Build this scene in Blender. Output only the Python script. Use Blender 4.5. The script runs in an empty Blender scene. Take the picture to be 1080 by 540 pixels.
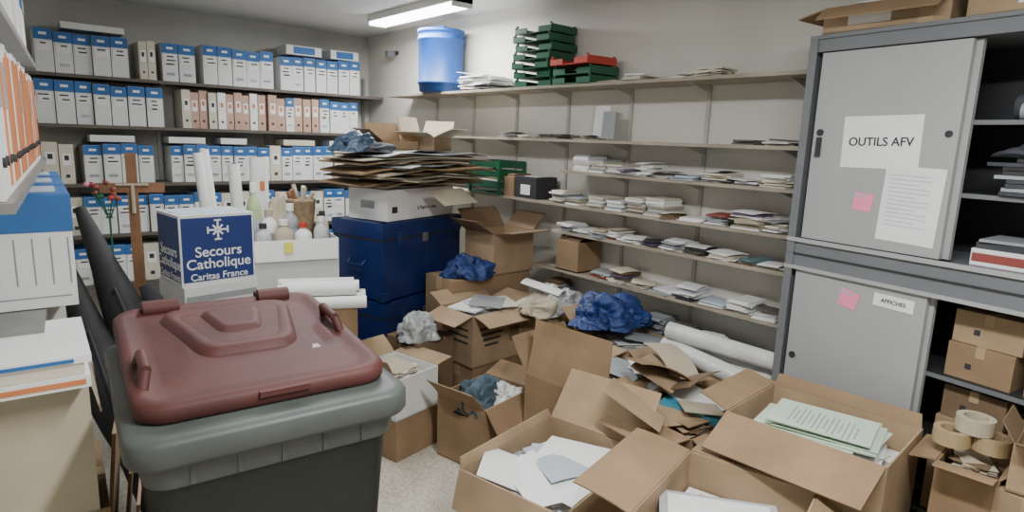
import bpy, math, random
from mathutils import Vector, Matrix, noise
random.seed(7)
rnd=random.uniform
# ---------------------------------------------------------------- materials
_m={}
def mat(name,col,rough=.7,var=.12,scale=8.,metal=0.,bump=0.,emit=None,es=0.):
    if name in _m: return _m[name]
    m=bpy.data.materials.new(name); m.use_nodes=True
    nt=m.node_tree; b=nt.nodes['Principled BSDF']
    b.inputs['Roughness'].default_value=rough; b.inputs['Metallic'].default_value=metal
    tc=nt.nodes.new('ShaderNodeTexCoord'); nz=nt.nodes.new('ShaderNodeTexNoise')
    nz.inputs['Scale'].default_value=scale; nz.inputs['Detail'].default_value=5
    nt.links.new(tc.outputs['Object'],nz.inputs['Vector'])
    cr=nt.nodes.new('ShaderNodeValToRGB')
    cr.color_ramp.elements[0].position=.3; cr.color_ramp.elements[1].position=.7
    cr.color_ramp.elements[0].color=[max(0,c*(1-var)) for c in col]+[1]
    cr.color_ramp.elements[1].color=[min(1,c*(1+var)) for c in col]+[1]
    nt.links.new(nz.outputs['Fac'],cr.inputs['Fac']); nt.links.new(cr.outputs['Color'],b.inputs['Base Color'])
    if bump:
        bp=nt.nodes.new('ShaderNodeBump'); bp.inputs['Strength'].default_value=bump; bp.inputs['Distance'].default_value=.01
        n2=nt.nodes.new('ShaderNodeTexNoise'); n2.inputs['Scale'].default_value=scale*4
        nt.links.new(tc.outputs['Object'],n2.inputs['Vector'])
        nt.links.new(n2.outputs['Fac'],bp.inputs['Height']); nt.links.new(bp.outputs['Normal'],b.inputs['Normal'])
    if emit:
        b.inputs['Emission Color'].default_value=list(emit)+[1]; b.inputs['Emission Strength'].default_value=es
    _m[name]=m; return m
WHITE=mat('white_card',(.72,.73,.72),.7,.06,3)
PAPER=mat('paper_white',(.82,.82,.82),.55,.04,3)
PAPER2=mat('paper_cream',(.62,.58,.48),.6,.06,5)
BLUE=mat('archive_blue',(.024,.13,.37),.6,.12,6)
DBLUE=mat('trunk_blue',(.008,.022,.11),.38,.15,5,0,.05)
NAVY=mat('panel_navy',(.012,.035,.17),.5,.08,5)
BARREL=mat('barrel_blue',(.003,.05,.22),.55,.15,4)
BROWN=mat('cardboard_brown',(.28,.185,.105),.85,.17,5,0,.08)
BROWN2=mat('cardboard_light',(.36,.255,.155),.85,.16,5,0,.08)
BROWN3=mat('cardboard_dark',(.18,.118,.068),.85,.16,5,0,.08)
BEIGE=mat('card_beige',(.46,.40,.30),.8,.12,4,0,.05)
OLIVE=mat('card_greyolive',(.25,.22,.16),.85,.25,7,0,.1)
TAPE=mat('packing_tape',(.42,.315,.18),.3,.08,4)
BLACK=mat('black_fabric',(.012,.012,.014),.7,.3,10,0,.1)
INK=mat('ink',(.03,.03,.035),.7,.05,4)
GREY=mat('cabinet_grey',(.36,.365,.37),.45,.06,2)
GREYD=mat('cabinet_frame_grey',(.15,.16,.175),.5,.08,3)
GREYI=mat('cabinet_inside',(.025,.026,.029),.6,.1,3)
METAL=mat('galvanised',(.3,.3,.3),.4,.1,8,.7)
RAIL=mat('painted_rail',(.44,.43,.39),.6,.1,8)
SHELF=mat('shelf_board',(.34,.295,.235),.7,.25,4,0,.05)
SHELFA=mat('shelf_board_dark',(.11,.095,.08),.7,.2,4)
ORANGE=mat('orange_print',(.58,.20,.07),.6,.1,6)
PINKN=mat('sticky_note_pink',(.85,.25,.42),.6,.04,4)
GREEN=mat('tray_green',(.015,.11,.055),.4,.12,6)
RED=mat('tray_red',(.5,.05,.03),.4,.12,6)
YEL=mat('label_yellow',(.75,.75,.1),.5,.05,6)
CYAN=mat('cyan_print',(.05,.27,.40),.5,.1,6)
MAROON=mat('bin_lid_maroon',(.085,.024,.021),.62,.3,4,0,.14)
RIM=mat('bin_rim',(.078,.088,.083),.5,.2,6,0,.05)
BODY=mat('bin_body',(.012,.015,.014),.55,.2,6,0,.05)
WOOD=mat('cross_wood',(.26,.13,.065),.6,.2,10)
GREENP=mat('paper_green',(.55,.68,.55),.6,.06,4)
PALE=mat('pale_blue_card',(.42,.48,.55),.7,.1,5)
BAG=mat('bag_blue',(.010,.035,.15),.55,.4,9,0,.2)
PLASTIC=mat('white_plastic',(.58,.59,.58),.3,.16,9,0,.2)
GPLAST=mat('grey_plastic',(.34,.36,.36),.3,.2,9,0,.2)
CLOTH=mat('blue_cloth',(.06,.10,.13),.9,.3,9,0,.3)
PURPLE=mat('book_purple',(.11,.08,.14),.5,.1,5)
TEAL=mat('book_teal',(.10,.17,.19),.5,.1,5)
BRED=mat('book_red',(.27,.06,.05),.5,.1,5)
BGREY=mat('book_grey',(.3,.32,.34),.5,.1,5)
DGREY=mat('dark_grey_cloth',(.045,.05,.06),.8,.3,9,0,.3)
# ---------------------------------------------------------------- mesh builder
class MB:
    def __init__(s): s.v=[];s.f=[];s.m=[];s.mats=[];s.sm=[]
    def mi(s,m):
        if m not in s.mats: s.mats.append(m)
        return s.mats.index(m)
    def add(s,vs,fs,m,smooth=False):
        o=len(s.v); s.v+= [Vector(x) for x in vs]
        k=s.mi(m)
        for f in fs: s.f.append([o+i for i in f]); s.m.append(k); s.sm.append(smooth)
    def hexa(s,o,a,b,c,m):
        o=Vector(o);a=Vector(a);b=Vector(b);c=Vector(c)
        vs=[o,o+a,o+a+b,o+b,o+c,o+a+c,o+a+b+c,o+b+c]
        fs=[(0,3,2,1),(4,5,6,7),(0,1,5,4),(1,2,6,5),(2,3,7,6),(3,0,4,7)]
        if a.cross(b).dot(c)<0: fs=[tuple(reversed(f)) for f in fs]
        s.add(vs,fs,m)
    def box(s,c,d,m,rz=0,rx=0,ry=0):
        R=Matrix.Rotation(rz,3,'Z')@Matrix.Rotation(ry,3,'Y')@Matrix.Rotation(rx,3,'X')
        c=Vector(c); h=Vector(d)/2
        s.hexa(c+R@Vector((-h.x,-h.y,-h.z)),R@Vector((d[0],0,0)),R@Vector((0,d[1],0)),R@Vector((0,0,d[2])),m)
    def tube(s,p0,p1,r,m,r1=None,n=16,caps=True,inner=None,capmat=None):
        p0=Vector(p0);p1=Vector(p1);r1=r if r1 is None else r1
        ax=(p1-p0).normalized(); u=ax.orthogonal().normalized(); w=ax.cross(u)
        vs=[];fs=[]
        for k in range(n):
            a=2*math.pi*k/n; d=u*math.cos(a)+w*math.sin(a)
            vs+= [p0+d*r,p1+d*r1]
        for k in range(n):
            j=(k+1)%n; fs.append((2*k,2*j,2*j+1,2*k+1))
        s.add(vs,fs,m,True)
        if caps:
            s.add([vs[2*k] for k in range(n)],[tuple(reversed(range(n)))],capmat or m)
            s.add([vs[2*k+1] for k in range(n)],[tuple(range(n))],capmat or m)
        if inner:
            for p,sg in((p0,-1),(p1,1)):
                q=p+ax*sg*.0015
                s.add([q+(u*math.cos(2*math.pi*k/n)+w*math.sin(2*math.pi*k/n))*inner for k in range(n)],[tuple(range(n)) if sg>0 else tuple(reversed(range(n)))],INK)
    def path(s,pts,r,m,n=10):
        for a,b in zip(pts[:-1],pts[1:]): s.tube(a,b,r,m,n=n)
    def lathe(s,c,prof,m,n=24,smooth=True):
        c=Vector(c);vs=[];fs=[]
        for (r,z) in prof:
            for k in range(n):
                a=2*math.pi*k/n; vs.append(c+Vector((r*math.cos(a),r*math.sin(a),z)))
        for i in range(len(prof)-1):
            for k in range(n):
                j=(k+1)%n; fs.append((i*n+k,i*n+j,(i+1)*n+j,(i+1)*n+k))
        fs.append(tuple(reversed(range(n)))); fs.append(tuple((len(prof)-1)*n+k for k in range(n)))
        s.add(vs,fs,m,smooth)
    def loft(s,rings,m,smooth=True,cap0=True,cap1=True):
        n=len(rings[0]);vs=[p for r in rings for p in r];fs=[]
        for i in range(len(rings)-1):
            for k in range(n):
                j=(k+1)%n; fs.append((i*n+k,i*n+j,(i+1)*n+j,(i+1)*n+k))
        s.add(vs,fs,m,smooth)
        if cap0: s.add(rings[0],[tuple(reversed(range(n)))],m)
        if cap1: s.add(rings[-1],[tuple(range(n))],m)
    def text(s,t,size,M,m,align='CENTER'):
        cu=bpy.data.curves.new('t','FONT'); cu.body=t; cu.size=size; cu.align_x=align; cu.align_y='CENTER'; cu.extrude=.0006; cu.offset=size*.012
        ob=bpy.data.objects.new('t',cu); bpy.context.collection.objects.link(ob)
        dg=bpy.context.evaluated_depsgraph_get(); me=bpy.data.meshes.new_from_object(ob.evaluated_get(dg))
        s.add([M@v.co for v in me.vertices],[tuple(p.vertices) for p in me.polygons],m)
        bpy.data.objects.remove(ob); bpy.data.meshes.remove(me)
    def blob(s,c,d,m,seed=0,sub=5,amp=1.,flat=True):
        import bmesh
        bm=bmesh.new(); bmesh.ops.create_icosphere(bm,subdivisions=sub,radius=1)
        c=Vector(c);vs=[];sv=Vector((seed*7.3,seed*3.1,seed*1.7)); an=seed*1.3
        st=Vector((1.0,.45,.8))
        Rz=Matrix.Rotation(an,3,'Z')
        for v in bm.verts:
            p=v.co.copy()
            q=p*1.5+sv
            w=Rz@p+Vector((noise.noise(q),noise.noise(q+Vector((9,0,0))),noise.noise(q+Vector((0,9,0)))))*.55
            w=Vector((w.x*st.x,w.y*st.y,w.z*st.z))
            a1=noise.voronoi(w*2.0+sv)[0]; a2=noise.voronoi(w*4.5+sv)[0]
            e1=min(.5,a1[1]-a1[0]); e2=min(.4,a2[1]-a2[0])
            n=noise.noise(p*1.2+sv)*.55-(e1-.2)*.5-(e2-.15)*.2
            p=p*(1+amp*n)
            if flat:
                k=1+.30*max(0,.2-p.z); p.x*=k;p.y*=k
                if p.z<-.3: p.z=-.3
            vs.append(c+Vector((p.x*d[0]/2,p.y*d[1]/2,(p.z+.3)*d[2]/1.3 if flat else p.z*d[2]/2)))
        s.add(vs,[tuple(v.index for v in f.verts) for f in bm.faces],m,True); bm.free()
    def sheet(s,c,w,d,m,rz=0,rx=0,ry=0,bend=.03,n=6,th=.005):
        R=Matrix.Rotation(rz,3,'Z')@Matrix.Rotation(ry,3,'Y')@Matrix.Rotation(rx,3,'X'); c=Vector(c); vs=[];fs=[]
        for i in range(n+1):
            x=(i/n-.5)
            for (yy,zz) in((-.5,0),(.5,0),(.5,th),(-.5,th)): vs.append(c+R@Vector((x*w,yy*d,zz+bend*(1-4*x*x))))
        for i in range(n):
            q=i*4
            for k in range(4): fs.append((q+k,q+4+k,q+4+(k+1)%4,q+(k+1)%4))
        fs.append((0,1,2,3)); q=n*4; fs.append((q+3,q+2,q+1,q))
        s.add(vs,fs,m)
    def build(s,name,loc=(0,0,0),rz=0,bevel=0,deg=True):
        me=bpy.data.meshes.new(name); me.from_pydata([tuple(v) for v in s.v],[],s.f)
        for m in s.mats: me.materials.append(m)
        for i,p in enumerate(me.polygons): p.material_index=s.m[i]; p.use_smooth=s.sm[i]
        me.update()
        ob=bpy.data.objects.new(name,me); bpy.context.collection.objects.link(ob)
        ob.location=loc; ob.rotation_euler=(0,0,math.radians(rz) if deg else rz)
        if bevel:
            b=ob.modifiers.new('b','BEVEL'); b.width=bevel; b.segments=2; b.limit_method='ANGLE'
        return ob
def MF(x,y,z): return Matrix.Translation((x,y,z))@Matrix.Rotation(math.pi/2,4,'X')
def ML(x,y,z): return Matrix.Translation((x,y,z))@Matrix.Rotation(-math.pi/2,4,'Z')@Matrix.Rotation(math.pi/2,4,'X')
# ---------------------------------------------------------------- room
X0,X1,Y0,Y1,H=-.75,3.17,-1.6,6.1,2.62
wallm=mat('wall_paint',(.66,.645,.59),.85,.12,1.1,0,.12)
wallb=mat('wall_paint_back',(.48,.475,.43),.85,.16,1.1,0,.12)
ceilm=mat('ceiling_paint',(.66,.665,.65),.9,.08,1.5,0,.08)
def slab(name,lo,hi,m):
    b=MB(); c=[(a+d)/2 for a,d in zip(lo,hi)]; b.box((0,0,0),[d-a for a,d in zip(lo,hi)],m); return b.build(name,c)
slab('wall_right',(X1,Y0,0),(X1+.12,Y1,H),wallm)
slab('wall_left',(X0-.12,Y0,0),(X0,Y1,H),wallm)
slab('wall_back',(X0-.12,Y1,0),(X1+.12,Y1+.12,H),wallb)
slab('wall_front',(X0-.12,Y0-.12,0),(X1+.12,Y0,H),wallm)
slab('ceiling',(X0-.12,Y0-.12,H),(X1+.12,Y1+.12,H+.1),ceilm)
fl=bpy.data.materials.new('floor_terrazzo'); fl.use_nodes=True
nt=fl.node_tree;b=nt.nodes['Principled BSDF'];b.inputs['Roughness'].default_value=.45
tc=nt.nodes.new('ShaderNodeTexCoord');vo=nt.nodes.new('ShaderNodeTexVoronoi');vo.inputs['Scale'].default_value=90
nz=nt.nodes.new('ShaderNodeTexNoise');nz.inputs['Scale'].default_value=3
cr=nt.nodes.new('ShaderNodeValToRGB');cr.color_ramp.elements[0].color=(.42,.39,.31,1);cr.color_ramp.elements[1].color=(.74,.70,.60,1)
mx=nt.nodes.new('ShaderNodeMixRGB');mx.blend_type='MULTIPLY';mx.inputs['Fac'].default_value=.3
nt.links.new(tc.outputs['Object'],vo.inputs['Vector']);nt.links.new(tc.outputs['Object'],nz.inputs['Vector'])
nt.links.new(vo.outputs['Color'],cr.inputs['Fac']);nt.links.new(cr.outputs['Color'],mx.inputs['Color1']);nt.links.new(nz.outputs['Fac'],mx.inputs['Color2'])
nt.links.new(mx.outputs['Color'],b.inputs['Base Color'])
slab('floor',(X0-.12,Y0-.12,-.1),(X1+.12,Y1+.12,0),fl)
# ---------------------------------------------------------------- back wall shelving + archive boxes
ZA=[2.01,1.645,1.20,.80,.40]
b=MB()
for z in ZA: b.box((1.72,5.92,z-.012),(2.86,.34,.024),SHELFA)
for x in (.32,1.2,2.1,3.1):
    b.box((x,6.085,1.2),(.03,.02,2.0),METAL)
    for z in ZA: b.hexa((x-.012,5.8,z-.03),(.024,0,0),(0,.29,0),(0,0,.008),METAL)
b.build('back_wall_shelving')
SALM=mat('binder_salmon',(.50,.32,.24),.6,.1,4)
def arch(b,x,y,z,w,h,d,kind):
    main={'b':WHITE,'o':SALM,'c':PAPER2,'w':PAPER}[kind]
    b.box((x+w/2,y+d/2,z+h/2),(w*.96,d,h),main)
    if kind=='b':
        b.box((x+w/2,y-.001,z+h*.87),(w*.965,.004,h*.25),BLUE)
        b.box((x+w/2,y+d/2,z+h+.001),(w*.965,d,.003),BLUE)
        b.box((x+w*.5,y-.004,z+h*.88),(w*.4,.003,h*.06),PAPER)
        b.box((x+w*.5,y-.003,z+h*.6),(w*.75,.002,h*.22),PAPER)
        for k in range(random.choice((1,2,2,3))):
            b.box((x+w*rnd(.42,.58),y-.005,z+h*(.66-.1*k)),(w*rnd(.3,.6),.003,.01),INK)
        if random.random()<.4: b.box((x+w*.5,y-.003,z+h*.2),(w*.5,.003,.02),random.choice((PALE,BGREY)))
    else:
        b.box((x+w/2,y-.001,z+h*.62),(w*.6,.003,h*.3),PAPER)
        b.box((x+w/2,y-.003,z+h*.66),(w*.3,.003,h*.12),INK if kind=='c' else ORANGE)
        b.box((x+w/2,y-.003,z+h*.2),(w*.25,.003,w*.25),INK)
def row(z,segs):
    b=MB()
    for (a,e,kinds,w) in segs:
        x=a
        while x+w<e:
            ww=w*rnd(.93,1.05); arch(b,x,5.77+rnd(0,.03),z+.001,ww,rnd(.285,.315) if kinds!='o' else rnd(.27,.30),.26,random.choice(kinds)); x+=ww+rnd(0,.006)
    return b
b=row(ZA[0],[(.38,1.02,'b',.118),(1.04,1.2,'c',.06),(1.2,1.48,'b',.118),(1.50,2.10,'b',.118),(2.14,3.0,'b',.11)])
for x,w in((2.2,.33),(2.62,.28)): b.box((x+w/2,5.9,ZA[0]+.36),(w,.24,.08),WHITE); b.box((x+w/2,5.779,ZA[0]+.36),(w*.6,.004,.06),BLUE)
b.box((.75,5.9,ZA[0]+.345),(.4,.24,.045),WHITE)
b.build('archive_box_row')
b=row(ZA[1],[(.36,1.3,'b',.115),(1.32,2.0,'oocw',.065),(2.02,2.5,'ooocb',.075),(2.5,2.98,'b',.1)]); b.build('archive_box_row')
b=row(ZA[2],[(.36,.6,'c',.1),(.62,1.2,'b',.115),(1.22,2.75,'bbbbc',.1)])
for x in (.72,1.25,1.62,2.2,2.6): b.box((x+.1,5.9,ZA[2]+.345),(rnd(.2,.3),.22,.05),random.choice((WHITE,PAPER2)))
b.build('archive_box_row')
b=row(ZA[3],[(.38,2.9,'bbcb',.11)]); b.build('archive_box_row')
b=row(ZA[4],[(.38,2.9,'bc',.12)]); b.build('archive_box_row')
# ---------------------------------------------------------------- right wall shelving
SB=[(2.0,1.36,5.2,2.88),(1.66,1.36,5.0,2.92),(1.46,1.36,2.96,2.92),(1.24,1.36,4.9,2.92),(1.06,1.36,3.02,2.92),(.80,1.36,3.2,2.92),(.5,1.36,3.2,2.92)]
b=MB()
for z,ya,yb,xf in SB:
    b.box(((xf+X1)/2-.002,(ya+yb)/2,z-.009),(X1-xf-.004,yb-ya,.018),SHELF)
for y in (1.5,2.05,2.6,3.15,3.7,4.25,4.8):
    b.box((X1-.008,y,1.25),(.014,.022,1.55),RAIL)
    for z,ya,yb,xf in SB:
        if ya<y<yb:
            o=Vector((X1-.01,y-.005,z-.018))
            b.add([o,o+Vector((-.20,0,0)),o+Vector((0,0,-.045)),o+Vector((0,.01,0)),o+Vector((-.20,.01,0)),o+Vector((0,.01,-.045))],[(0,1,2),(3,5,4),(0,3,4,1),(1,4,5,2)],RAIL)
b.build('right_wall_shelving')
cols=[PAPER]*8+[WHITE]*3+[PAPER2]*3+[BGREY]*3+[PALE,PALE,TEAL,PURPLE,BRED,BEIGE,BEIGE,SHELFA,INK,BROWN3]
def stacks(z,ya,yb,hmax,dens,name,cset=cols,x=3.03,gap=.035):
    b=MB(); y=ya
    while y<yb:
        w=rnd(.09,.18)
        if random.random()<dens:
            h=0;H_=hmax*rnd(.1,1)**1.5+.008; c=random.choice(cset)
            while h<H_:
                t=rnd(.003,.011)
                if random.random()<.35: c=random.choice(cset)
                b.box((x-rnd(-.01,.035),y+w/2+rnd(-.015,.015),z+h+t/2+.0006),(rnd(.13,.19),w*rnd(.8,.98),t*.9),c,rnd(-.25,.25)); h+=t
            if random.random()<.45: b.sheet((x-.03,y+w/2,z+h+.006),.16,w*.9,random.choice(cset),rnd(-.6,.6),rnd(-.09,.09),rnd(-.05,.05),.006,4,.002)
        y+=w+rnd(0,gap)
    return b.build(name)
stacks(2.0,1.5,2.6,.04,.6,'paper_stacks',[PAPER,PAPER2,BEIGE,WHITE],gap=.08)
stacks(1.66,1.42,3.7,.03,.6,'leaflet_stacks',[PAPER,PAPER2,BGREY,SHELFA,SHELFA],gap=.09)
b=MB()
for y,n in((2.80,9),(2.66,7),(2.52,5)):
    for k in range(n): b.box((3.03+rnd(-.02,.02),y,1.4605+.006+k*.0115),(.18,.125,.0105),random.choice((PAPER,PAPER,PAPER2,BGREY)),rnd(-.06,.06))
b.build('brochure_stacks')
stacks(1.46,1.42,2.42,.07,.9,'book_stacks')
stacks(1.24,1.42,2.1,.08,.93,'book_stacks')
b=MB()
for y,n in((2.20,9),(2.34,8),(2.50,5),(2.66,6),(2.84,4),(3.0,7)):
    for k in range(n): b.box((3.03+rnd(-.02,.02),y,1.2405+.006+k*.0115),(.18,.125,.0105),random.choice((PAPER,PAPER2,PAPER2,BGREY,BEIGE,PAPER)),rnd(-.08,.08))
b.build('brochure_stacks')
stacks(1.06,1.42,2.95,.07,.9,'book_stacks')
stacks(.80,1.42,2.6,.06,.95,'leaflet_stacks',cols+[PALE,PALE,PAPER])
stacks(.5,1.42,3.1,.2,.9,'book_stacks')
b=MB(); b.box((0,0,.11),(.006,.12,.2),PAPER,0,0,.12); b.box((-.02,-.08,.09),(.006,.09,.17),BGREY,.2,0,.1); b.build('greeting_card',(3.06,2.75,1.664))
b=MB()
for k in range(9): b.box((rnd(-.02,.02),rnd(-.05,.05),.005+k*.012),(.22,rnd(.28,.42),.009),random.choice((PAPER,PAPER,WHITE,INK)),rnd(-.2,.2))
b.box((0,.05,.12),(.2,.34,.004),PAPER,.2,.12,0)
b.build('magazine_pile',(3.02,3.92,2.001))
b=MB(); b.lathe((0,0,0),[(.165,0),(.175,.01),(.18,.06),(.188,.065),(.188,.08),(.18,.085),(.182,.25),(.184,.40),(.192,.405),(.192,.42),(.184,.425),(.182,.46),(.192,.462),(.192,.485),(.175,.49)],BARREL,32)
b.tube((-.05,-.1,.49),(-.05,-.1,.505),.03,BARREL); b.build('blue_plastic_barrel',(2.965,4.45,2.001))
def trays(name,loc,n,colf,rz):
    b=MB(); z=0
    for k in range(n):
        c=colf(k); ox=rnd(-.015,.015);oy=rnd(-.012,.012); w,d=.25,.34
        b.box((ox,oy,z+.003),(w,d,.005),c)
        b.box((ox,oy+d/2,z+.025),(w,.005,.045),c); b.box((ox,oy-d/2,z+.025),(w,.005,.045),c)
        b.box((ox+w/2,oy,z+.025),(.005,d,.045),c)
        b.box((ox-w/2,oy-d*.33,z+.02),(.005,d*.34,.035),c);b.box((ox-w/2,oy+d*.33,z+.02),(.005,d*.34,.035),c)
        for sx in(-1,1):
            for sy in(-1,1): b.box((ox+sx*(w/2-.01),oy+sy*(d/2-.012),z+.052),(.012,.012,.012),c)
        z+=.058
    return b.build(name,loc,rz)
trays('letter_tray_stack',(3.02,3.27,2.001),7,lambda k:GREEN,3)
trays('letter_tray_stack',(3.0,2.86,2.001),3,lambda k:(GREEN,GREEN,RED)[k],-3)
b=MB(); b.tube((0,0,0),(-.05,0,-.01),.02,INK); b.box((-.08,0,-.02),(.08,.05,.05),GREYD); b.build('wall_sensor',(3.168,5.5,2.42))
def crate(name,loc,sx,sy,h,m,rz):
    b=MB(); b.box((0,0,.006),(sx,sy,.01),m)
    for sgn in(-1,1):
        for zz in(.3,.62,.92):
            b.box((0,sgn*sy/2,h*zz),(sx,.008,h*.2),m); b.box((sgn*sx/2,0,h*zz),(.008,sy,h*.2),m)
        for s2 in(-1,1): b.box((sgn*sx/2,s2*sy/2,h/2),(.02,.02,h),m)
    for k in range(4): b.box((rnd(-.03,.03),rnd(-.05,.05),.03+k*.03),(sx*.7,sy*.7,.02),random.choice((PAPER,BEIGE,BROWN)),rnd(-.2,.2))
    return b.build(name,loc,rz)
crate('green_plastic_crate',(3.03,3.76,1.241),.24,.36,.24,GREEN,0)
b=MB(); b.box((0,0,.075),(.2,.22,.15),INK); b.box((-.102,0,.06),(.003,.1,.07),PAPER); b.box((0,0,.152),(.1,.14,.003),PAPER); b.build('printer_ink_box',(3.03,3.31,1.241),0,.002)
b=MB(); b.box((0,0,.07),(.2,.11,.14),BROWN); b.box((0,0,.15),(.16,.08,.02),BROWN3); b.build('small_carton',(3.03,3.495,1.241),0,.002)
# ---------------------------------------------------------------- cartons
# side keys: f=-y  b=+y  l=-x  r=+x ; flap angle 0=up 90=flat out 170=hanging
def carton(name,cx,cy,z0,sx,sy,h,rot,fl=None,m=BROWN,fill=None,flen=None,level=.8,inner=None,decor=None,tape=True,messy=0):
    b=MB(); t=.006
    if fl is None:
        b.box((0,0,h/2),(sx,sy,h),m)
        b.box((0,0,h+.0005),(sx*.999,.003,.0022),INK)
        if tape: b.box((0,0,h+.0012),(sx*1.002,.055,.0025),TAPE); b.box((-sx/2-.0008,0,h-.04),(.002,.055,.08),TAPE); b.box((sx/2+.0008,0,h-.04),(.002,.055,.08),TAPE)
    else:
        im=inner or m
        b.box((0,0,.004),(sx,sy,.008),m)
        b.box((0,-sy/2+t/2,h/2),(sx,t,h),m); b.box((0,sy/2-t/2,h/2),(sx,t,h),m)
        b.box((-sx/2+t/2,0,h/2),(t,sy-2*t,h),m); b.box((sx/2-t/2,0,h/2),(t,sy-2*t,h),m)
        L=flen or min(sx,sy)*.5
        hinge={'f':((-sx/2,-sy/2,h),(sx,0,0),(0,-1,0)),'b':((-sx/2,sy/2,h),(sx,0,0),(0,1,0)),
               'l':((-sx/2,-sy/2,h),(0,sy,0),(-1,0,0)),'r':((sx/2,-sy/2,h),(0,sy,0),(1,0,0))}
        for k,a in fl.items():
            LL=L
            if isinstance(a,tuple): a,LL=a
            o,e,out=hinge[k]; e=Vector(e);out=Vector(out);a=math.radians(a)
            ins=e.normalized()*.004; o=Vector(o)+ins; e=e-2*ins
            segs=4; a1=a+rnd(-.15,.28); P=o; Q=o+e
            pts=[(P.copy(),Q.copy())]
            for i in range(segs):
                aa=a+(a1-a)*(i+1)/segs; d=out*math.sin(aa)+Vector((0,0,1))*math.cos(aa)
                sk=rnd(-.05,.05)
                P=P+d*(LL/segs)+e*.004; Q=Q+d*(LL/segs*(1+sk))-e*.004; pts.append((P.copy(),Q.copy()))
            nn=(out*math.cos(a)-Vector((0,0,1))*math.sin(a))*-.005
            vs=[];fs=[]
            for P_,Q_ in pts: vs+=[P_,Q_,Q_+nn,P_+nn]
            for i in range(segs):
                q=i*4
                for c_ in range(4): fs.append((q+c_,q+(c_+1)%4,q+4+(c_+1)%4,q+4+c_))
            fs.append((0,3,2,1)); q=segs*4; fs.append((q,q+1,q+2,q+3))
            b.add(vs,fs,im)
    if fill:
        lv=h*level
        b.box((0,0,lv/2+.01),(sx-.03,sy-.03,lv-.02),random.choice(fill))
        for k in range(14):
            w=rnd(.14,.21);d=rnd(.2,.28); w=min(w,sx*.5);d=min(d,sy*.55)
            px=rnd(-1,1)*max(0,(sx/2-.17)); py=rnd(-1,1)*max(0,(sy/2-.17))
            b.box((px,py,lv+.006+k*.003),(w,d,.003),random.choice(fill),rnd(-.5,.5),rnd(-.06,.06),rnd(-.06,.06))
        for k in range(messy):
            px=rnd(-.3,.3)*sx; py=rnd(-.3,.3)*sy
            b.sheet((px*.7,py*.7,lv+.045+rnd(0,.03)),rnd(.12,.2),rnd(.18,.28),random.choice(fill),rnd(-1.5,1.5),rnd(-.25,.25),rnd(-.25,.25),.012,5,.003)
    if decor: decor(b,sx,sy,h)
    return b.build(name,(cx,cy,z0+.0008),rot)
TCORN=mat('trunk_corner',(.018,.042,.16),.3,.1,4,.3)
def trunk(rz,loc):
    b=MB(); w,d,h=.79,.45,.505
    b.box((0,0,h*.39),(w,d,h*.76),DBLUE); b.box((0,0,h*.9),(w+.012,d+.012,h*.2),DBLUE)
    b.box((0,0,h*.785),(w+.006,d+.006,.012),INK)
    for sx in(-1,1):
        for sy in(-1,1):
            for zz in(.03,h-.03): b.box((sx*(w/2-.02),sy*(d/2-.02),zz),(.056,.056,.06),TCORN)
    for x in(-.25,.25): b.box((x,-d/2-.01,h*.78),(.04,.01,.09),TCORN)
    b.box((0,-d/2-.008,h*.76),(.05,.01,.06),METAL)
    b.path([(-w/2-.003,-.07,h*.5),(-w/2-.03,-.06,h*.45),(-w/2-.03,.06,h*.45),(-w/2-.003,.07,h*.5)],.006,TCORN)
    return b.build('steel_trunk',loc,rz,.008)
def rot2(x,y,a):
    a=math.radians(a); return x*math.cos(a)-y*math.sin(a),x*math.sin(a)+y*math.cos(a)
ox,oy=rot2(.395,.225,20); TX,TY=1.912+ox,3.452+oy
b=MB()
for y in(-.2,0,.2): b.box((0,y,.015),(.8,.09,.02),SHELF)
for x in(-.35,-.18,0,.18,.35): b.box((x,0,.045),(.1,.5,.03),SHELF)
b.box((0,0,.068),(.8,.5,.014),SHELF); b.build('wooden_pallet',(TX,TY,0),20)
trunk(20,(TX,TY,.08)); trunk(17,(TX,TY,.594))
def dec_print(b,sx,sy,h):
    b.text('à Papiers, sacs',.035,MF(0.05,-sy/2-.001,h*.35),INK)
    b.box((-sx*.4,-sy/2-.001,h*.35),(.05,.002,.04),INK)
    b.box((-sx/2-.001,0,h*.5),(.002,.12,.05),BGREY)
ex,ey=rot2(0,-.03,20)
carton('white_paper_carton',TX+ex,TY+ey,1.105,.68,.34,.20,18,None,PAPER,decor=dec_print,tape=False)
b=MB(); z=.0
mats=[OLIVE,BROWN3,OLIVE,BEIGE,BROWN,OLIVE,DGREY,BGREY,OLIVE]
for k in range(17):
    w=rnd(.80,1.12);d=rnd(.42,.6);th=rnd(.005,.012)
    c=Vector((rnd(-.07,.07),rnd(-.05,.05),z+.02)); rz=rnd(-.25,.25); m=random.choice(mats); n=8
    vs=[];fs=[]
    ph=rnd(0,6);am=rnd(.004,.010)
    for i in range(n+1):
        for j in(0,1):
            for s_ in(0,1):
                x=(i/n-.5)*w;y=(j-.5)*d
                dz=am*math.sin(ph+i*1.3)-(.12*max(0,abs(x)-.36))
                vs.append(c+Matrix.Rotation(rz,3,'Z')@Vector((x,y,dz+s_*th)))
    for i in range(n):
        o=i*4;q=o+4
        fs+= [(o,q,q+2,o+2),(o+1,o+3,q+3,q+1),(o,o+1,q+1,q),(o+2,q+2,q+3,o+3)]
    fs+=[(0,2,3,1),(n*4,n*4+1,n*4+3,n*4+2)]
    b.add(vs,fs,m); z+=th+.004
b.hexa((-.15,-.30,-.01),(.36,0,0),(.05,-.10,-.09),(0,.006,.004),BEIGE)
b.build('flattened_cardboard_pile',(TX+ex+.05,TY+ey,1.308),16)
zt=1.308+z+.03
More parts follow.
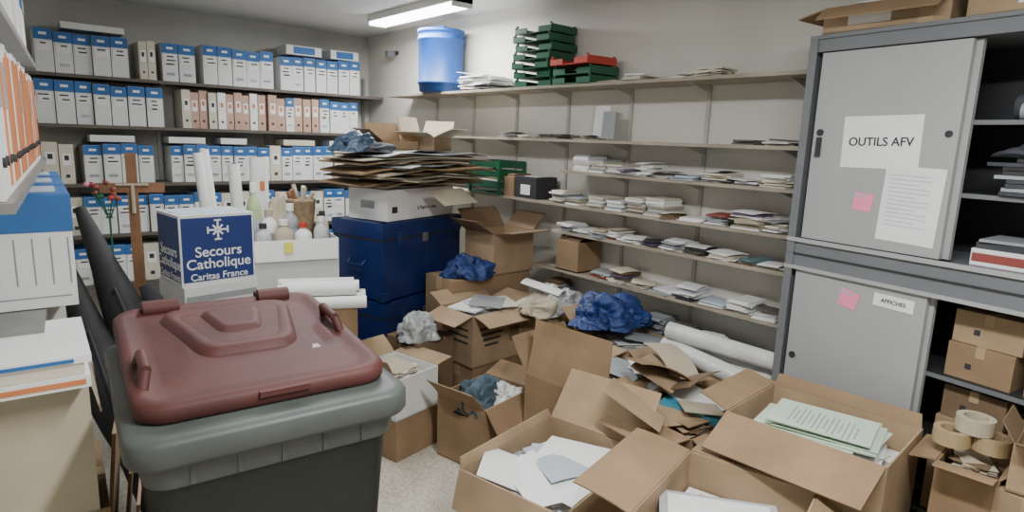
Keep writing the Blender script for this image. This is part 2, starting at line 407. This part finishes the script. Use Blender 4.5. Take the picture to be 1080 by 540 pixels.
carton('open_carton',TX+.25,TY+.05,zt,.34,.24,.09,35,{'f':60,'b':20,'l':70,'r':40},BROWN2,flen=.14,inner=BEIGE)
carton('open_carton',TX-.06,TY+.0,zt,.28,.2,.06,5,{'b':15,'l':60,'r':75},BROWN,flen=.12)
b=MB(); b.blob((0,0,0),(.28,.24,.11),mat('bag_dusty_blue',(.04,.07,.12),.5,.3,9,0,.2),3); b.blob((.08,-.1,0),(.2,.12,.05),DGREY,8,4); b.build('plastic_bag',(TX-.36,TY-.12,zt-.01))
# --- charity box on cartons
def secours(b,sx,sy,h):
    b.box((0,-sy/2-.001,h*.51),(sx*.95,.002,h*.9),NAVY)
    b.box((-sx/2-.001,0,h*.51),(.002,sy*.94,h*.9),NAVY)
    for M in (MF,ML):
        def T(u,z,t,s):
            mm=M(u,-sy/2-.0025,z) if M is MF else M(-sx/2-.0025,u,z)
            b.text(t,s,mm,PAPER)
        T(0,h*.47,'Secours',.07);T(0,h*.30,'Catholique',.07);T(0,h*.12,'Caritas France',.047)
    for k in range(8):
        a=k*math.pi/4; L=.042 if k%2==0 else .03
        b.box((math.cos(a)*L*.6,-sy/2-.002,h*.78+math.sin(a)*L*.6),(L,.003,.009),PAPER,0,0,-a)
    for a in range(4):
        a=a*math.pi/2; b.box((math.cos(a)*.047,-sy/2-.002,h*.78+math.sin(a)*.047),(.008,.003,.034),PAPER,0,0,-a)
    b.box((0,0,h+.002),(sx*.9,sy*.8,.002),PALE)
r=6
def nearcorner(cx,cy,sx,sy,r):
    a,c=rot2(sx/2,sy/2,r); return cx+a,cy+c
cx,cy=nearcorner(.69,3.22,.355,.3,r)
carton('charity_donation_box',cx,cy,.895,.355,.30,.345,r,None,WHITE,decor=secours,tape=False)
carton('white_carton',cx,cy,.60,.36,.32,.293,r+2,None,WHITE,tape=False,decor=lambda b,sx,sy,h:(b.box((0,-sy/2-.001,h*.8),(sx*.96,.002,.03),BGREY)))
carton('white_carton',cx,cy,.30,.36,.33,.295,r,None,WHITE,tape=False)
carton('brown_carton',cx,cy,0,.36,.34,.295,r,None,BROWN)
# --- white box with bottles
r=-10; cx,cy=nearcorner(1.135,3.58,.485,.36,r); bx,by=cx,cy
carton('brown_carton',cx,cy,0,.47,.35,.615,r,None,BROWN)
carton('white_open_carton',cx,cy,.62,.485,.36,.41,r,{'f':172,'l':150},WHITE,flen=.12,inner=PAPER,decor=lambda b,sx,sy,h:(b.box((0,0,h*.72),(sx-.03,sy-.03,.01),BROWN3),b.box((-.05,-sy/2-.025,h*.9),(.05,.003,.06),YEL)))
def bottle(name,x,y,z,r_,h,m,cap):
    b=MB(); b.lathe((0,0,0),[(r_*.9,0),(r_,.01),(r_,h*.62),(r_*.85,h*.72),(r_*.4,h*.82),(r_*.4,h*.87)],m,18)
    b.tube((0,0,h*.86),(0,0,h),r_*.48,cap,n=14); b.box((0,-r_*.98,h*.35),(r_*.9,.004,h*.3),PALE)
    b.build(name,(x,y,z))
zb=.62+.41*.72+.007
def at(u,v):
    a,c=rot2(u,v,-10); return bx+a,by+c
for (u,v,rr_,h,m,c) in [(-.17,-.1,.045,.2,PLASTIC,INK),(-.06,-.12,.055,.22,BEIGE,PAPER),(.05,-.12,.05,.2,PAPER,RED),(.16,-.1,.045,.23,PLASTIC,PAPER),(-.12,.0,.05,.27,PAPER,BEIGE),(.0,.0,.05,.3,GPLAST,PAPER),(.19,.0,.04,.25,PAPER2,INK),(-.19,.08,.042,.42,mat('spray_can_green',(.45,.58,.3),.35,.1,5),PAPER)]:
    x,y=at(u,v); bottle('cleaning_bottle',x,y,zb,rr_,h,m,c)
x,y=at(.09,.1); b=MB(); b.lathe((0,0,0),[(.06,0),(.065,.02),(.075,.2),(.085,.30),(.09,.31),(.08,.32)],mat('wicker',(.30,.22,.13),.8,.3,30,0,.4),20)
for k in range(7): a=k*.9; b.tube((.03*math.cos(a),.03*math.sin(a),.28),(.08*math.cos(a),.08*math.sin(a),.36+.02*(k%3)),.014,random.choice((WOOD,BEIGE,PAPER2)),n=8)
b.build('wicker_basket',(x,y,zb))
x,y=at(-.05,.12); b=MB(); b.blob((0,0,0),(.14,.1,.30),BEIGE,61,4); b.build('paper_bag',(x,y,zb))
carton('brown_carton',1.33,3.24,0,.42,.34,.72,-12,None,BROWN)
b=MB()
for k,(dy,dz) in enumerate([(-.12,0),(-.045,0),(.03,0),(.105,0),(-.08,.062),(-.005,.062),(.07,.062)]):
    dx=rnd(-.04,.04); r_=.034; b.tube((-.16+dx,dy,r_+dz),(.24+dx,dy,r_+dz),r_,random.choice((PAPER,PAPER,WHITE)),n=20,inner=r_*.6)
b.build('paper_roll_pile',(1.35,3.22,.722),-24)
b=MB(); b.tube((0,0,0),(0,.0,1.48),.055,PAPER,n=24,inner=.035)
b.box((0,-.056,1.3),(.03,.004,.06),ORANGE); b.build('standing_paper_roll',(1.37,4.13,.001))
for (x,y,h,r_,lx,ly) in [(1.13,4.1,1.50,.03,-.10,.1),(1.2,4.2,1.52,.028,-.12,.05),(1.26,4.05,1.44,.035,-.06,.02)]:
    b=MB(); b.tube((0,0,.012),(lx,ly,h),r_,PAPER,n=18,inner=r_*.65); b.build('standing_paper_roll',(x,y,0))
b=MB(); b.box((0,0,.74),(.06,.03,1.48),WOOD); b.box((0,-.004,1.26),(.36,.03,.06),WOOD); b.box((0,0,.02),(.3,.2,.04),WOOD)
b.tube((0,-.025,1.28),(0,-.03,1.1),.012,BEIGE,n=8); b.tube((-.09,-.025,1.28),(.09,-.025,1.28),.009,BEIGE,n=8)
b.build('wooden_cross',(.74,4.62,0),-12)
b=MB()
for k in range(13):
    p=Vector((rnd(-.13,.08),rnd(-.04,.02),rnd(-.05,.05))); b.blob(p,(.035,.035,.03),random.choice((RED,BRED,BRED,PINKN,GREEN)),k,2,.5,False)
    b.tube((0,0,-.18),p,.002,GREEN,n=5)
b.tube((0,0,-.17),(0,0,-1.2),.006,GREEN,n=8); b.lathe((0,0,-1.26),[(.06,0),(.09,.2),(.085,.3)],BARREL,16)
b.build('artificial_flowers',(.58,4.44,1.262))
def bag(name,p0,p1,w,th,n=14):
    p0=Vector(p0);p1=Vector(p1);ax=(p1-p0); L=ax.length; ax.normalize(); u=ax.cross(Vector((0,1,.2))).normalized(); v=ax.cross(u)
    b=MB(); rings=[]
    for i in range(n+1):
        t=i/n; s_=min(1,(math.sin(math.pi*min(max(t,.02),.98)))**.35)*(.8+.2*math.sin(t*9+w*30)); ring=[]
        for k in range(16):
            a=2*math.pi*k/16; q=1+.12*noise.noise(Vector((t*6,a,w*10)))
            ring.append(p0+ax*L*t+u*math.cos(a)*w*s_*q+v*math.sin(a)*th*s_*q)
        rings.append(ring)
    b.loft(rings,BLACK)
    m=p0+ax*L*.35;k2=p0+ax*L*.7; off=-v*(th+.02) if v.y>0 else v*(th+.02)
    b.path([m-v*th*.2,m+off,k2+off,k2-v*th*.2],.007,GREYI,8)
    return b.build(name)
bag('tripod_bag',(.62,2.72,.07),(.33,3.38,1.28),.09,.07)
bag('tripod_bag',(.42,2.65,.07),(.25,3.3,1.05),.10,.07)
bag('folding_chair_bag',(.80,2.66,.06),(.50,3.0,.98),.10,.05)
# ---------------------------------------------------------------- left shelving
a6=math.radians(-5.4)
LS=(.035,1.48)
b=MB()
for z in(1.50,1.885,1.12): b.box((-.17,1.0 if z!=1.12 else 1.25,z-.01),(.36,2.0 if z!=1.12 else 1.5,.02),METAL)
for y in(.02,1.98): b.box((-.34,y,1.1),(.03,.03,2.2),METAL)
b.build('left_metal_shelving',(LS[0],LS[1],0),a6,deg=False)
b=MB(); y=.03
while y<1.88:
    w=rnd(.055,.08); h=rnd(.30,.325); b.box((-.13,y+w/2,h/2),(.25,w*.95,h),random.choice((WHITE,PAPER)))
    k=random.random()
    if k<.6: b.box((-.004,y+w/2,h*.5),(.004,w*.34,h*.9),ORANGE)
    elif k<.8: b.box((-.004,y+w/2,h*.7),(.004,w*.6,h*.3),BGREY)
    b.tube((-.006,y+w/2,h*.22),(.001,y+w/2,h*.22),w*.13,INK,n=10)
    y+=w
b.build('binder_row',(LS[0],LS[1],1.501),a6,deg=False)
b=MB(); y=.06
while y<1.85:
    w=rnd(.1,.13); h=rnd(.26,.32); b.box((-.14,y+w/2,h/2),(.25,w*.95,h),random.choice((WHITE,PAPER2,PAPER)))
    b.box((-.013,y+w/2,h*.8),(.004,w*.8,h*.2),random.choice((BLUE,BGREY,PAPER2)))
    y+=w+.004
b.build('archive_box_row',(LS[0],LS[1],1.886),a6,deg=False)
def bigarch(name,loc,w,d,h,rz):
    b=MB(); b.box((0,0,h/2),(w,d,h),WHITE)
    b.box((0,-d/2-.001,h*.84),(w*1.002,.004,h*.32),BLUE); b.box((0,0,h+.001),(w*1.002,d,.004),BLUE)
    b.box((w/2+.001,0,h*.84),(.004,d,h*.32),BLUE)
    b.box((0,-.02,h+.006),(w*.8,d*.5,.006),PALE)
    n=7
    for k in range(n): b.box((-w/2+w*(k+.7)/n,-d/2-.001,h*.42),(.004,.003,h*.42),BGREY)
    b.box((0,-d/2-.001,h*.1),(w*.9,.003,.004),BGREY)
    return b.build(name,loc,rz,.002)
for k in range(3):
    bigarch('archive_box',(.055+.02*k,2.37+.36*k,1.122),.29,.33,.325,-3)
b=MB(); b.box((0,0,.02),(.30,.4,.03),WHITE); b.box((0,-.201,.02),(.28,.003,.012),ORANGE); b.box((0,0,.05),(.28,.38,.028),PAPER2); b.box((.02,-.01,.074),(.27,.37,.018),PAPER); b.box((.02,-.198,.074),(.2,.003,.008),BLUE)
b.build('document_box_pile',(.02,1.93,1.027),-3)
carton('beige_tall_carton',.02,2.02,.66,.31,.42,.365,-4,{'f':-60,'r':165,'b':-89},BEIGE,flen=.10,fill=[PAPER,BEIGE],level=.88)
carton('brown_carton',.02,2.05,.33,.36,.44,.325,-4,None,BROWN)
carton('brown_carton',.02,2.05,0,.38,.46,.325,-4,None,BROWN2)
carton('white_carton',.04,2.72,0,.30,.5,.55,-3,None,WHITE)
carton('white_carton',.04,2.72,.555,.30,.5,.54,-3,None,WHITE)
b=MB(); b.box((0,0,.33),(.012,.34,.66),BROWN2,0,0,.10); b.box((.035,.03,.24),(.01,.28,.48),BROWN3,0,0,.12); b.box((.06,-.04,.19),(.01,.22,.38),SALM,0,0,.12); b.build('leaning_cardboard_sheets',(.26,2.44,.002),-12)
# ---------------------------------------------------------------- wheelie bin
def rr(w,d,r,z,n=6,ox=0,oy=0):
    out=[]
    for (sx,sy,a0) in((1,-1,-90),(1,1,0),(-1,1,90),(-1,-1,180)):
        for k in range(n+1):
            a=math.radians(a0+90*k/n); out.append(Vector((ox+sx*(w/2-r)+r*math.cos(a),oy+sy*(d/2-r)+r*math.sin(a),z)))
    return out
b=MB(); W,D=.66,.80
b.loft([rr(.44,.52,.05,.06,oy=-.03),rr(.47,.56,.05,.08,oy=-.03),rr(.575,.70,.06,.88)],BODY)
b.loft([rr(.59,.72,.06,.86),rr(.60,.73,.06,.88),rr(.60,.73,.06,.92),rr(W-.01,D-.01,.07,.925),rr(W,D,.07,.935),rr(W,D,.07,.978),rr(W-.012,D-.012,.07,.988),rr(W-.07,D-.07,.06,.99)],RIM)
for k in range(-2,3): b.box((k*.1,-.362,.89),(.012,.012,.05),RIM)
for sx in(-1,1):
    b.tube((sx*.20,.30,.10),(sx*.27,.30,.10),.10,INK,n=28)
    b.tube((sx*.27,.30,.10),(sx*.275,.30,.10),.05,GREYD,n=20)
b.tube((-.25,.30,.10),(.25,.30,.10),.012,METAL)
st=len(b.v)
LW,LD,LO=.605,.715,.045
b.loft([rr(LW-.01,LD-.01,.07,.985,oy=LO),rr(LW,LD,.075,.99,oy=LO),rr(LW,LD,.075,1.018,oy=LO),rr(LW-.02,LD-.02,.07,1.028,oy=LO),rr(LW-.06,LD-.06,.06,1.028,oy=LO),rr(LW-.085,LD-.085,.055,1.018,oy=LO),rr(LW-.16,LD-.18,.05,1.022,oy=LO),rr(LW-.3,LD-.36,.05,1.028,oy=LO)],MAROON)
def trap(w0,w1,d,z,oy):
    r0=rr(1,1,.16,z,4); return [Vector((p.x*(w0+(w1-w0)*(p.y+.5)),p.y*d+oy,z)) for p in r0]
b.loft([trap(.26,.40,.38,1.022,.11),trap(.23,.37,.35,1.046,.11),trap(.21,.35,.33,1.050,.11),trap(.17,.30,.27,1.044,.11)],MAROON)
b.loft([trap(.12,.18,.18,1.042,.14),trap(.10,.16,.16,1.056,.14),trap(.08,.13,.13,1.058,.14)],MAROON)
for sx,yy_ in((-1,-.11),(1,.07)):
    x=sx*(LW/2-.03)
    b.path([(x,yy_-.075,1.02),(x-sx*.01,yy_-.055,1.058),(x-sx*.01,yy_+.055,1.058),(x,yy_+.075,1.02)],.013,MAROON)
for x in(-.17,.17):
    b.tube((x-.05,.37,1.032),(x+.05,.37,1.032),.024,MAROON); b.box((x,.395,1.02),(.10,.05,.03),MAROON); b.tube((x-.05,.41,1.015),(x+.05,.41,1.015),.024,MAROON)
b.tube((-.24,.42,1.005),(.24,.42,1.005),.014,MAROON)
b.box((.10,-.11,1.026),(.15,.025,.003),mat('faded_sticker',(.45,.38,.35),.6,.15,20),.1); b.box((.02,-.305,1.016),(.12,.03,.014),MAROON)
for v in b.v[st:]: v.z+=.004+.06*max(0,(v.y+.36)/.8)
b.build('wheelie_bin',(.535,1.775,0),-5,0)
# ---------------------------------------------------------------- middle pile
carton('brown_carton',1.60,2.80,0,.30,.34,.22,13,None,BROWN,tape=False)
carton('white_open_carton',1.60,2.80,.222,.30,.34,.22,13,{'b':40,'l':25,'r':80},WHITE,inner=BROWN2,flen=.12,fill=[BEIGE,PAPER],level=.8)
carton('brown_carton',1.93,3.08,0,.28,.28,.48,10,None,BROWN3)
b=MB(); b.blob((0,0,0),(.24,.20,.15),GPLAST,81); b.build('bubble_wrap_bundle',(1.90,3.04,.483))
carton('brown_carton',2.32,2.98,0,.40,.30,.3,4,None,BROWN)
def dprint(b,sx,sy,h):
    for k in range(4): b.box((-.06,-sy/2-.001,h*.72-k*.035),(.2-.03*k,.002,.012),INK)
    b.box((.13,-sy/2-.001,h*.5),(.08,.002,.09),BROWN3)
    for k in range(3): b.box((-sx/2-.001,-.02,h*.7-k*.04),(.002,.18,.012),INK)
    b.box((-.05,.02,h+.01),(.3,.2,.01),PAPER,.3); b.box((.08,-.04,h+.02),(.22,.26,.006),PAPER2,-.4)
    b.box((.02,-.02,h+.03),(.26,.2,.005),BGREY,.7,.06)
carton('printed_carton',2.32,2.98,.302,.42,.31,.32,4,{'f':100,'b':60,'r':80,'l':110},BROWN2,flen=.14,decor=dprint,fill=[PAPER,BGREY],level=.92)
b=MB(); b.blob((0,0,0),(.28,.26,.15),CLOTH,2); b.blob((.07,-.07,.02),(.18,.15,.09),PLASTIC,5);b.blob((-.1,-.05,.02),(.16,.16,.12),CLOTH,6)
b.build('folded_clothes',(1.93,2.44,.26),0)
carton('open_carton',1.93,2.44,0,.38,.32,.34,12,{'f':150,'l':35,'r':70},BROWN,flen=.14,fill=[BEIGE],level=.72)
carton('brown_carton',2.57,3.355,0,.66,.31,.74,0,None,BROWN)
carton('open_carton',2.74,3.35,.742,.37,.30,.28,3,{'f':75,'b':30,'l':60,'r':40},BROWN2,flen=.17,inner=BROWN3)
b=MB(); b.blob((0,0,0),(.26,.24,.15),BAG,11); b.blob((.05,-.06,.0),(.2,.14,.10),BAG,12); b.build('blue_plastic_bag',(2.43,3.29,.742))
carton('small_carton',3.03,2.86,.80,.22,.2,.2,0,{'b':-70,'l':-60},BROWN,flen=.1,inner=BROWN3)
carton('brown_carton',2.71,2.79,0,.34,.34,.6,0,None,BROWN2)
b=MB(); b.blob((0,0,0),(.34,.28,.14),PLASTIC,21); b.blob((-.12,-.03,0),(.26,.24,.10),BEIGE,23); b.blob((.1,-.08,.03),(.22,.18,.09),GPLAST,24); b.sheet((-.02,.02,.12),.2,.26,PAPER,.5,.2,.2)
b.build('plastic_bag_pile',(2.68,2.77,.602))
def scrib(b,sx,sy,h):
    a=math.radians(18)
    def P(u,w): return Vector((-sx/2-.003+math.sin(a)*w, -u, h+math.cos(a)*w))
    for (w0,u0,u1,am) in ((.19,-.12,-.03,.016),(.15,-.04,.12,.014),(.10,-.06,.11,.012)):
        n=22; pts=[P(u0+(u1-u0)*i/n+rnd(-.003,.003), w0+am*math.sin(i*1.9)*rnd(.4,1.2)) for i in range(n+1)]
        b.path(pts,.0018,INK,4)
carton('open_carton',2.235,1.98,0,.44,.48,.5,6,{'l':(-18,.28),'b':40,'f':110,'r':95},BROWN,flen=.2,decor=scrib,fill=[BEIGE,PAPER,BROWN2,BGREY],level=.78,messy=3)
carton('open_carton',2.70,2.16,0,.38,.40,.58,-3,{'l':100,'f':120,'b':50},BROWN2,flen=.18,fill=[PAPER,BGREY,BEIGE],level=.88,messy=2)
b=MB(); b.blob((0,0,0),(.34,.32,.17),BAG,31); b.blob((-.12,.02,0),(.22,.22,.10),BAG,33); b.blob((.1,-.1,0),(.2,.18,.08),BAG,38); b.build('blue_plastic_bag',(2.70,2.27,.64))
carton('open_carton',2.30,1.43,0,.46,.34,.50,-4,{'f':118,'b':70,'l':85,'r':60},BROWN,flen=.2,fill=[BROWN2,PAPER,BROWN2,PALE,BEIGE],level=.85,messy=4)
b=MB(); b.box((0,0,.02),(.2,.28,.03),CYAN,.3,.1,.05); b.box((.03,.02,.045),(.18,.24,.006),PAPER,-.2,.1); b.box((-.05,-.05,.05),(.12,.18,.004),BEIGE,.9,.1); b.build('blue_folder',(2.36,1.45,.475))
carton('brown_carton',2.72,1.58,0,.34,.5,.52,0,None,BROWN3)
for k,(x,y,z,a) in enumerate([(2.64,1.60,.58,-6),(2.77,1.62,.58,5),(2.71,1.58,.665,9)]):
    b=MB(); b.tube((-.0,-.31,0),(.02,.28,.03),.045,PAPER if k%2 else PLASTIC,n=22,inner=.030); b.build('white_paper_roll',(x,y,z),a)
b=MB()
for k in range(8): b.sheet((rnd(-.08,.08),rnd(-.10,.10),.01+k*.008),rnd(.12,.2),rnd(.18,.28),random.choice((PAPER,PAPER2,PALE,BGREY)),rnd(-.8,.8),rnd(-.08,.08),rnd(-.08,.08),.01,5,.003)
b.build('loose_papers',(2.42,1.80,.50))
b=MB()
b.sheet((0,0,.05),.34,.22,BROWN2,.3,.35,.1,.02); b.sheet((-.10,-.04,.10),.26,.18,BROWN,-.5,-.2,.35,.02); b.sheet((.10,.03,.08),.28,.16,BEIGE,1.2,.1,-.3,.03); b.sheet((.02,-.12,.04),.28,.2,BROWN3,.1,-.4,0,.01)
b.build('cardboard_sheet_pile',(2.38,1.66,.54))
b=MB(); b.sheet((0,0,0),.42,.26,BROWN2,.6,.5,.25,.03); b.build('cardboard_sheet',(2.02,1.54,.57))
def c4(b,sx,sy,h):
    for k in range(20):
        b.sheet((rnd(-.14,.14),rnd(-.07,.07),h*.79+k*.0035),.21,.297,PAPER if k%6 else PALE,rnd(-.9,.9),rnd(-.05,.05),rnd(-.05,.05),rnd(.004,.012),5,.002)
    b.sheet((-.12,.10,h*.90),.2,.28,PAPER,.5,.3,-.1,.01,5,.002)
carton('open_carton',1.60,1.57,0,.60,.46,.44,12,{'b':(8,.04),'l':(160,.14),'f':(150,.2),'r':(40,.24)},BROWN2,fill=[PAPER,WHITE],level=.70,decor=c4)
def f2(b,sx,sy,h):
    b.box((-.05,.0,h*.88),(.3,.36,.05),mat('binder_lightgrey',(.42,.42,.44),.35,.05,5),.4); b.box((-.05,0,h*.88+.028),(.25,.31,.006),WHITE,.4); b.box((-.16,-.05,h*.88+.032),(.02,.3,.004),BGREY,.4)
carton('open_carton',1.65,.88,0,.50,.42,.58,14,{'l':(120,.16),'b':(75,.20),'r':(92,.26),'f':(120,.2)},BROWN2,inner=BROWN,fill=[BGREY,PAPER,BROWN],level=.78,decor=f2)
def f1(b,sx,sy,h):
    for k in range(14): b.box((rnd(-.03,.03),rnd(-.05,.05),h*.88+k*.005),(.24,.34,.004),GREENP if k>7 else PAPER,rnd(-.15,.15)+.15,rnd(-.03,.03))
    b.box((.0,0,h*.88+.077),(.24,.34,.004),GREENP,.15)
    for k in range(14): b.box((-.02,-.12+k*.017,h*.88+.080),(.16 if k%3 else .1,.004,.0015),BGREY,.15)
carton('open_carton',2.27,.88,0,.42,.54,.68,4,{'l':(112,.2),'b':(70,.12),'r':(12,.05)},BROWN2,inner=BROWN,fill=[PAPER,GREENP],level=.84,decor=f1)
# right front stack
carton('brown_carton',2.42,.33,0,.28,.42,.42,-6,None,BROWN)
carton('small_carton',2.40,.24,.422,.24,.2,.22,-14,None,BROWN2)
carton('small_carton',2.43,.45,.422,.24,.17,.24,3,{'l':70,'f':40,'b':100},BROWN,flen=.08,fill=[BROWN3,BEIGE])
carton('small_carton',2.41,.25,.647,.2,.2,.15,4,{'l':60,'b':30,'f':80},BROWN2,flen=.07,inner=BROWN3)
for (x,y,z) in[(2.45,.42,.70),(2.41,.52,.70),(2.44,.47,.752)]:
    b=MB(); n=24;r0,r1,hh=.035,.055,.05
    rings=[]
    for (r_,zz) in((r1,0),(r1,hh),(r0,hh),(r0,0),(r1,0)): rings.append([Vector((r_*math.cos(2*math.pi*k/n),r_*math.sin(2*math.pi*k/n),zz)) for k in range(n)])
    b.loft(rings,TAPE if z<.75 else BEIGE,False,False,False); b.build('packing_tape_roll',(x,y,z))
carton('open_carton',1.97,.30,0,.36,.3,.3,10,{'f':110,'b':80},BROWN,flen=.15,fill=[BROWN3,PAPER],level=.6)
# ---------------------------------------------------------------- cabinet (local: x = depth, y = -s)
b=MB(); S=1.2; dp=.40; Ht=2.11
def cb(s0,s1,x0,x1,z0,z1,m): b.hexa((x0,-s0,z0),(x1-x0,0,0),(0,-(s1-s0),0),(0,0,z1-z0),m)
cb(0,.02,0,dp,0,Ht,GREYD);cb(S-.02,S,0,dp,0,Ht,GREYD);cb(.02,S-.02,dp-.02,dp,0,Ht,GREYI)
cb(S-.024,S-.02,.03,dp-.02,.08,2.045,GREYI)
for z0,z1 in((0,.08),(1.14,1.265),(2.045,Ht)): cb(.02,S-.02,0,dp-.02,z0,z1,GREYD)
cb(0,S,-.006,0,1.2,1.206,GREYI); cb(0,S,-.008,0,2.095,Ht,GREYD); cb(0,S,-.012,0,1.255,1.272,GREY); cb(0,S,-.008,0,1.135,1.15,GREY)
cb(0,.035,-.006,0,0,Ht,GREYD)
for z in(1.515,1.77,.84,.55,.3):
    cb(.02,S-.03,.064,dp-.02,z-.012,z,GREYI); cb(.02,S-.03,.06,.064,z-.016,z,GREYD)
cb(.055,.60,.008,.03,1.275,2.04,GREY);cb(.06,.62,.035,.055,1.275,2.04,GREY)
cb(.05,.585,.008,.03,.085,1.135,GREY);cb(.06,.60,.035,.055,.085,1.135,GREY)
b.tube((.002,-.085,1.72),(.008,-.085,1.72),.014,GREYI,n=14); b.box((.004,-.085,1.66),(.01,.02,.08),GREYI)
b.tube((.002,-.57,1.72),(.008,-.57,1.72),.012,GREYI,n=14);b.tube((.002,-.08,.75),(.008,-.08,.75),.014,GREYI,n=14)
CR=-8.5; cab=b.build('sliding_door_cabinet',(2.70,1.29,0),CR)
def cl(s,x,z):
    a,c=rot2(x,-s,CR); return (2.70+a,1.29+c,z)
def note(name,s,z,w,h,m,txt=None,ts=.03,lines=0,tilt=0):
    b=MB(); b.box((0,0,0),(.0012,w,h),m,0,tilt)
    if txt: b.text(txt,ts,Matrix.Rotation(tilt,4,'X')@ML(-.0015,0,0),INK)
    for k in range(lines): b.box((-.001,0.01+(.02 if k%3==2 else 0),h*.38-k*h*.055),(.001,w*(.7 if k%3!=2 else .5),.003),PALE,0,tilt)
    b.build(name,cl(s,.0065,z),CR)
note('paper_sign',.335,1.686,.297,.20,PAPER,'OUTILS AFV',.046,0,-.02)
note('typed_notice',.475,1.456,.21,.285,PAPER,None,0,13,.03)
note('sticky_note',.30,1.452,.076,.07,PINKN,None,0,3,.1)
note('sticky_note',.295,1.054,.076,.07,PINKN,None,0,2,.2)
note('paper_label',.47,1.08,.15,.05,PAPER,'AFFICHES',.022,0,.02)
b=MB(); b.box((0,0,.03),(.25,.34,.06),PAPER); b.box((-.126,0,.03),(.003,.33,.03),BRED); b.box((0,0,.072),(.24,.32,.024),DGREY); b.box((-.01,.02,.09),(.22,.28,.01),BGREY,.1); b.build('document_box',cl(.84,.2,1.266),CR,.002)
b=MB()
for k in range(9): b.box((-.02+rnd(-.02,.02),rnd(-.06,.06),.008+k*.014),(.25,.30,.012),random.choice((DGREY,INK,BLACK,DGREY,BGREY)),rnd(-.2,.2))
b.blob((0,.02,.13),(.22,.32,.07),DGREY,47,4); b.build('dark_binder_pile',cl(.88,.2,1.516),CR)
b=MB(); b.tube((0,-.2,.045),(0,.2,.045),.045,DGREY,n=18); b.tube((-.03,-.2,.03),(-.05,.17,.03),.03,BGREY,n=16); b.tube((.06,-.2,.12),(.06,.2,.12),.03,BLACK); b.box((.06,0,.045),(.1,.4,.09),BLACK); b.build('tool_roll_bundle',cl(.90,.18,1.771),CR)
def smallc(s,x,z,w,d,h,m=BROWN):
    b=MB(); b.box((0,0,h/2),(d,w,h),m); b.box((0,0,h+.001),(d*.99,.03,.002),TAPE); b.box((-d/2-.001,0,h-.02),(.002,.03,.04),TAPE); b.box((-d/2-.001,w*.15,h*.4),(.002,.02,.02),INK)
    b.build('small_carton',cl(s,x,z+.001),CR+rnd(-3,3),.002)
smallc(.75,.20,.84,.21,.22,.13);smallc(.76,.21,.972,.22,.22,.12,BROWN2);smallc(1.0,.2,.84,.22,.22,.17,BROWN3)
smallc(.74,.2,.55,.2,.22,.13,BROWN2);smallc(.97,.2,.55,.21,.22,.2,BROWN);smallc(.75,.2,.682,.2,.2,.12,BROWN3)
smallc(.74,.2,.3,.2,.24,.2);smallc(.98,.2,.3,.2,.24,.16,BROWN2);smallc(.75,.2,.08,.24,.24,.18)
def topd(b,sx,sy,h):
    b.box((-sx/2-.001,.05,.045),(.002,.16,.035),PAPER); b.box((-sx/2-.001,-.15,.05),(.002,.05,.1),TAPE)
x,y,z=cl(.26,.19,Ht); carton('open_carton',x,y,z,.34,.46,.10,CR+4,{'l':(118,.10),'b':(100,.12),'f':60,'r':30},BROWN2,inner=BROWN,decor=topd,fill=[BEIGE,PAPER])
x,y,z=cl(.84,.19,Ht); carton('open_carton',x,y,z,.34,.56,.14,CR-2,{'l':(140,.08),'f':90,'r':30,'b':(60,.1)},BROWN2,inner=BROWN,decor=topd,fill=[BROWN3,BEIGE])
# ---------------------------------------------------------------- lamps
EM=mat('fluorescent_tube',(.9,.9,.9),.3,.0,1,0,0,(.98,.99,1),12)
def lamp(x,y,L,power,rz=0):
    b=MB(); b.box((0,0,-.025),(.17,L,.05),WHITE)
    b.hexa((-.075,-L/2+.03,-.075),(.15,0,0),(0,L-.06,0),(0,0,.025),EM)
    b.box((0,-L/2+.012,-.045),(.165,.024,.07),WHITE); b.box((0,L/2-.012,-.045),(.165,.024,.07),WHITE)
    b.build('fluorescent_ceiling_lamp',(x,y,H-.001),rz)
    ld=bpy.data.lights.new('lamp_light','AREA'); ld.shape='RECTANGLE'; ld.size=.15; ld.size_y=L-.1; ld.energy=power; ld.color=(.985,.99,.98)
    lo=bpy.data.objects.new('lamp_light',ld); bpy.context.collection.objects.link(lo); lo.location=(x,y,H-.085); lo.rotation_euler=(0,0,math.radians(rz))
lamp(2.68,4.38,1.25,56); lamp(1.0,.3,1.25,72); lamp(1.2,3.0,1.25,22)  # third lamp is an added one, out of view, to brighten the back area
w=bpy.data.worlds.new('world'); bpy.context.scene.world=w; w.use_nodes=True; w.node_tree.nodes['Background'].inputs[0].default_value=(.8,.85,.9,1); w.node_tree.nodes['Background'].inputs[1].default_value=.3
# ---------------------------------------------------------------- camera
p=math.radians(10.6); hd=math.radians(40.5); r=0.035
F0=Vector((math.sin(hd),math.cos(hd),0)); R0=Vector((math.cos(hd),-math.sin(hd),0))
Fw=F0*math.cos(p)+Vector((0,0,-math.sin(p))); U0=F0*math.sin(p)+Vector((0,0,math.cos(p)))
R=(R0+U0*r).normalized(); U=(U0-R0*r).normalized()
M=Matrix(((R.x,U.x,-Fw.x,0),(R.y,U.y,-Fw.y,0),(R.z,U.z,-Fw.z,1.65),(0,0,0,1)))
cd=bpy.data.cameras.new('camera'); cd.lens=22.0; cd.sensor_width=36; cd.clip_start=.02
co=bpy.data.objects.new('camera',cd); bpy.context.collection.objects.link(co); co.matrix_world=M; bpy.context.scene.camera=co
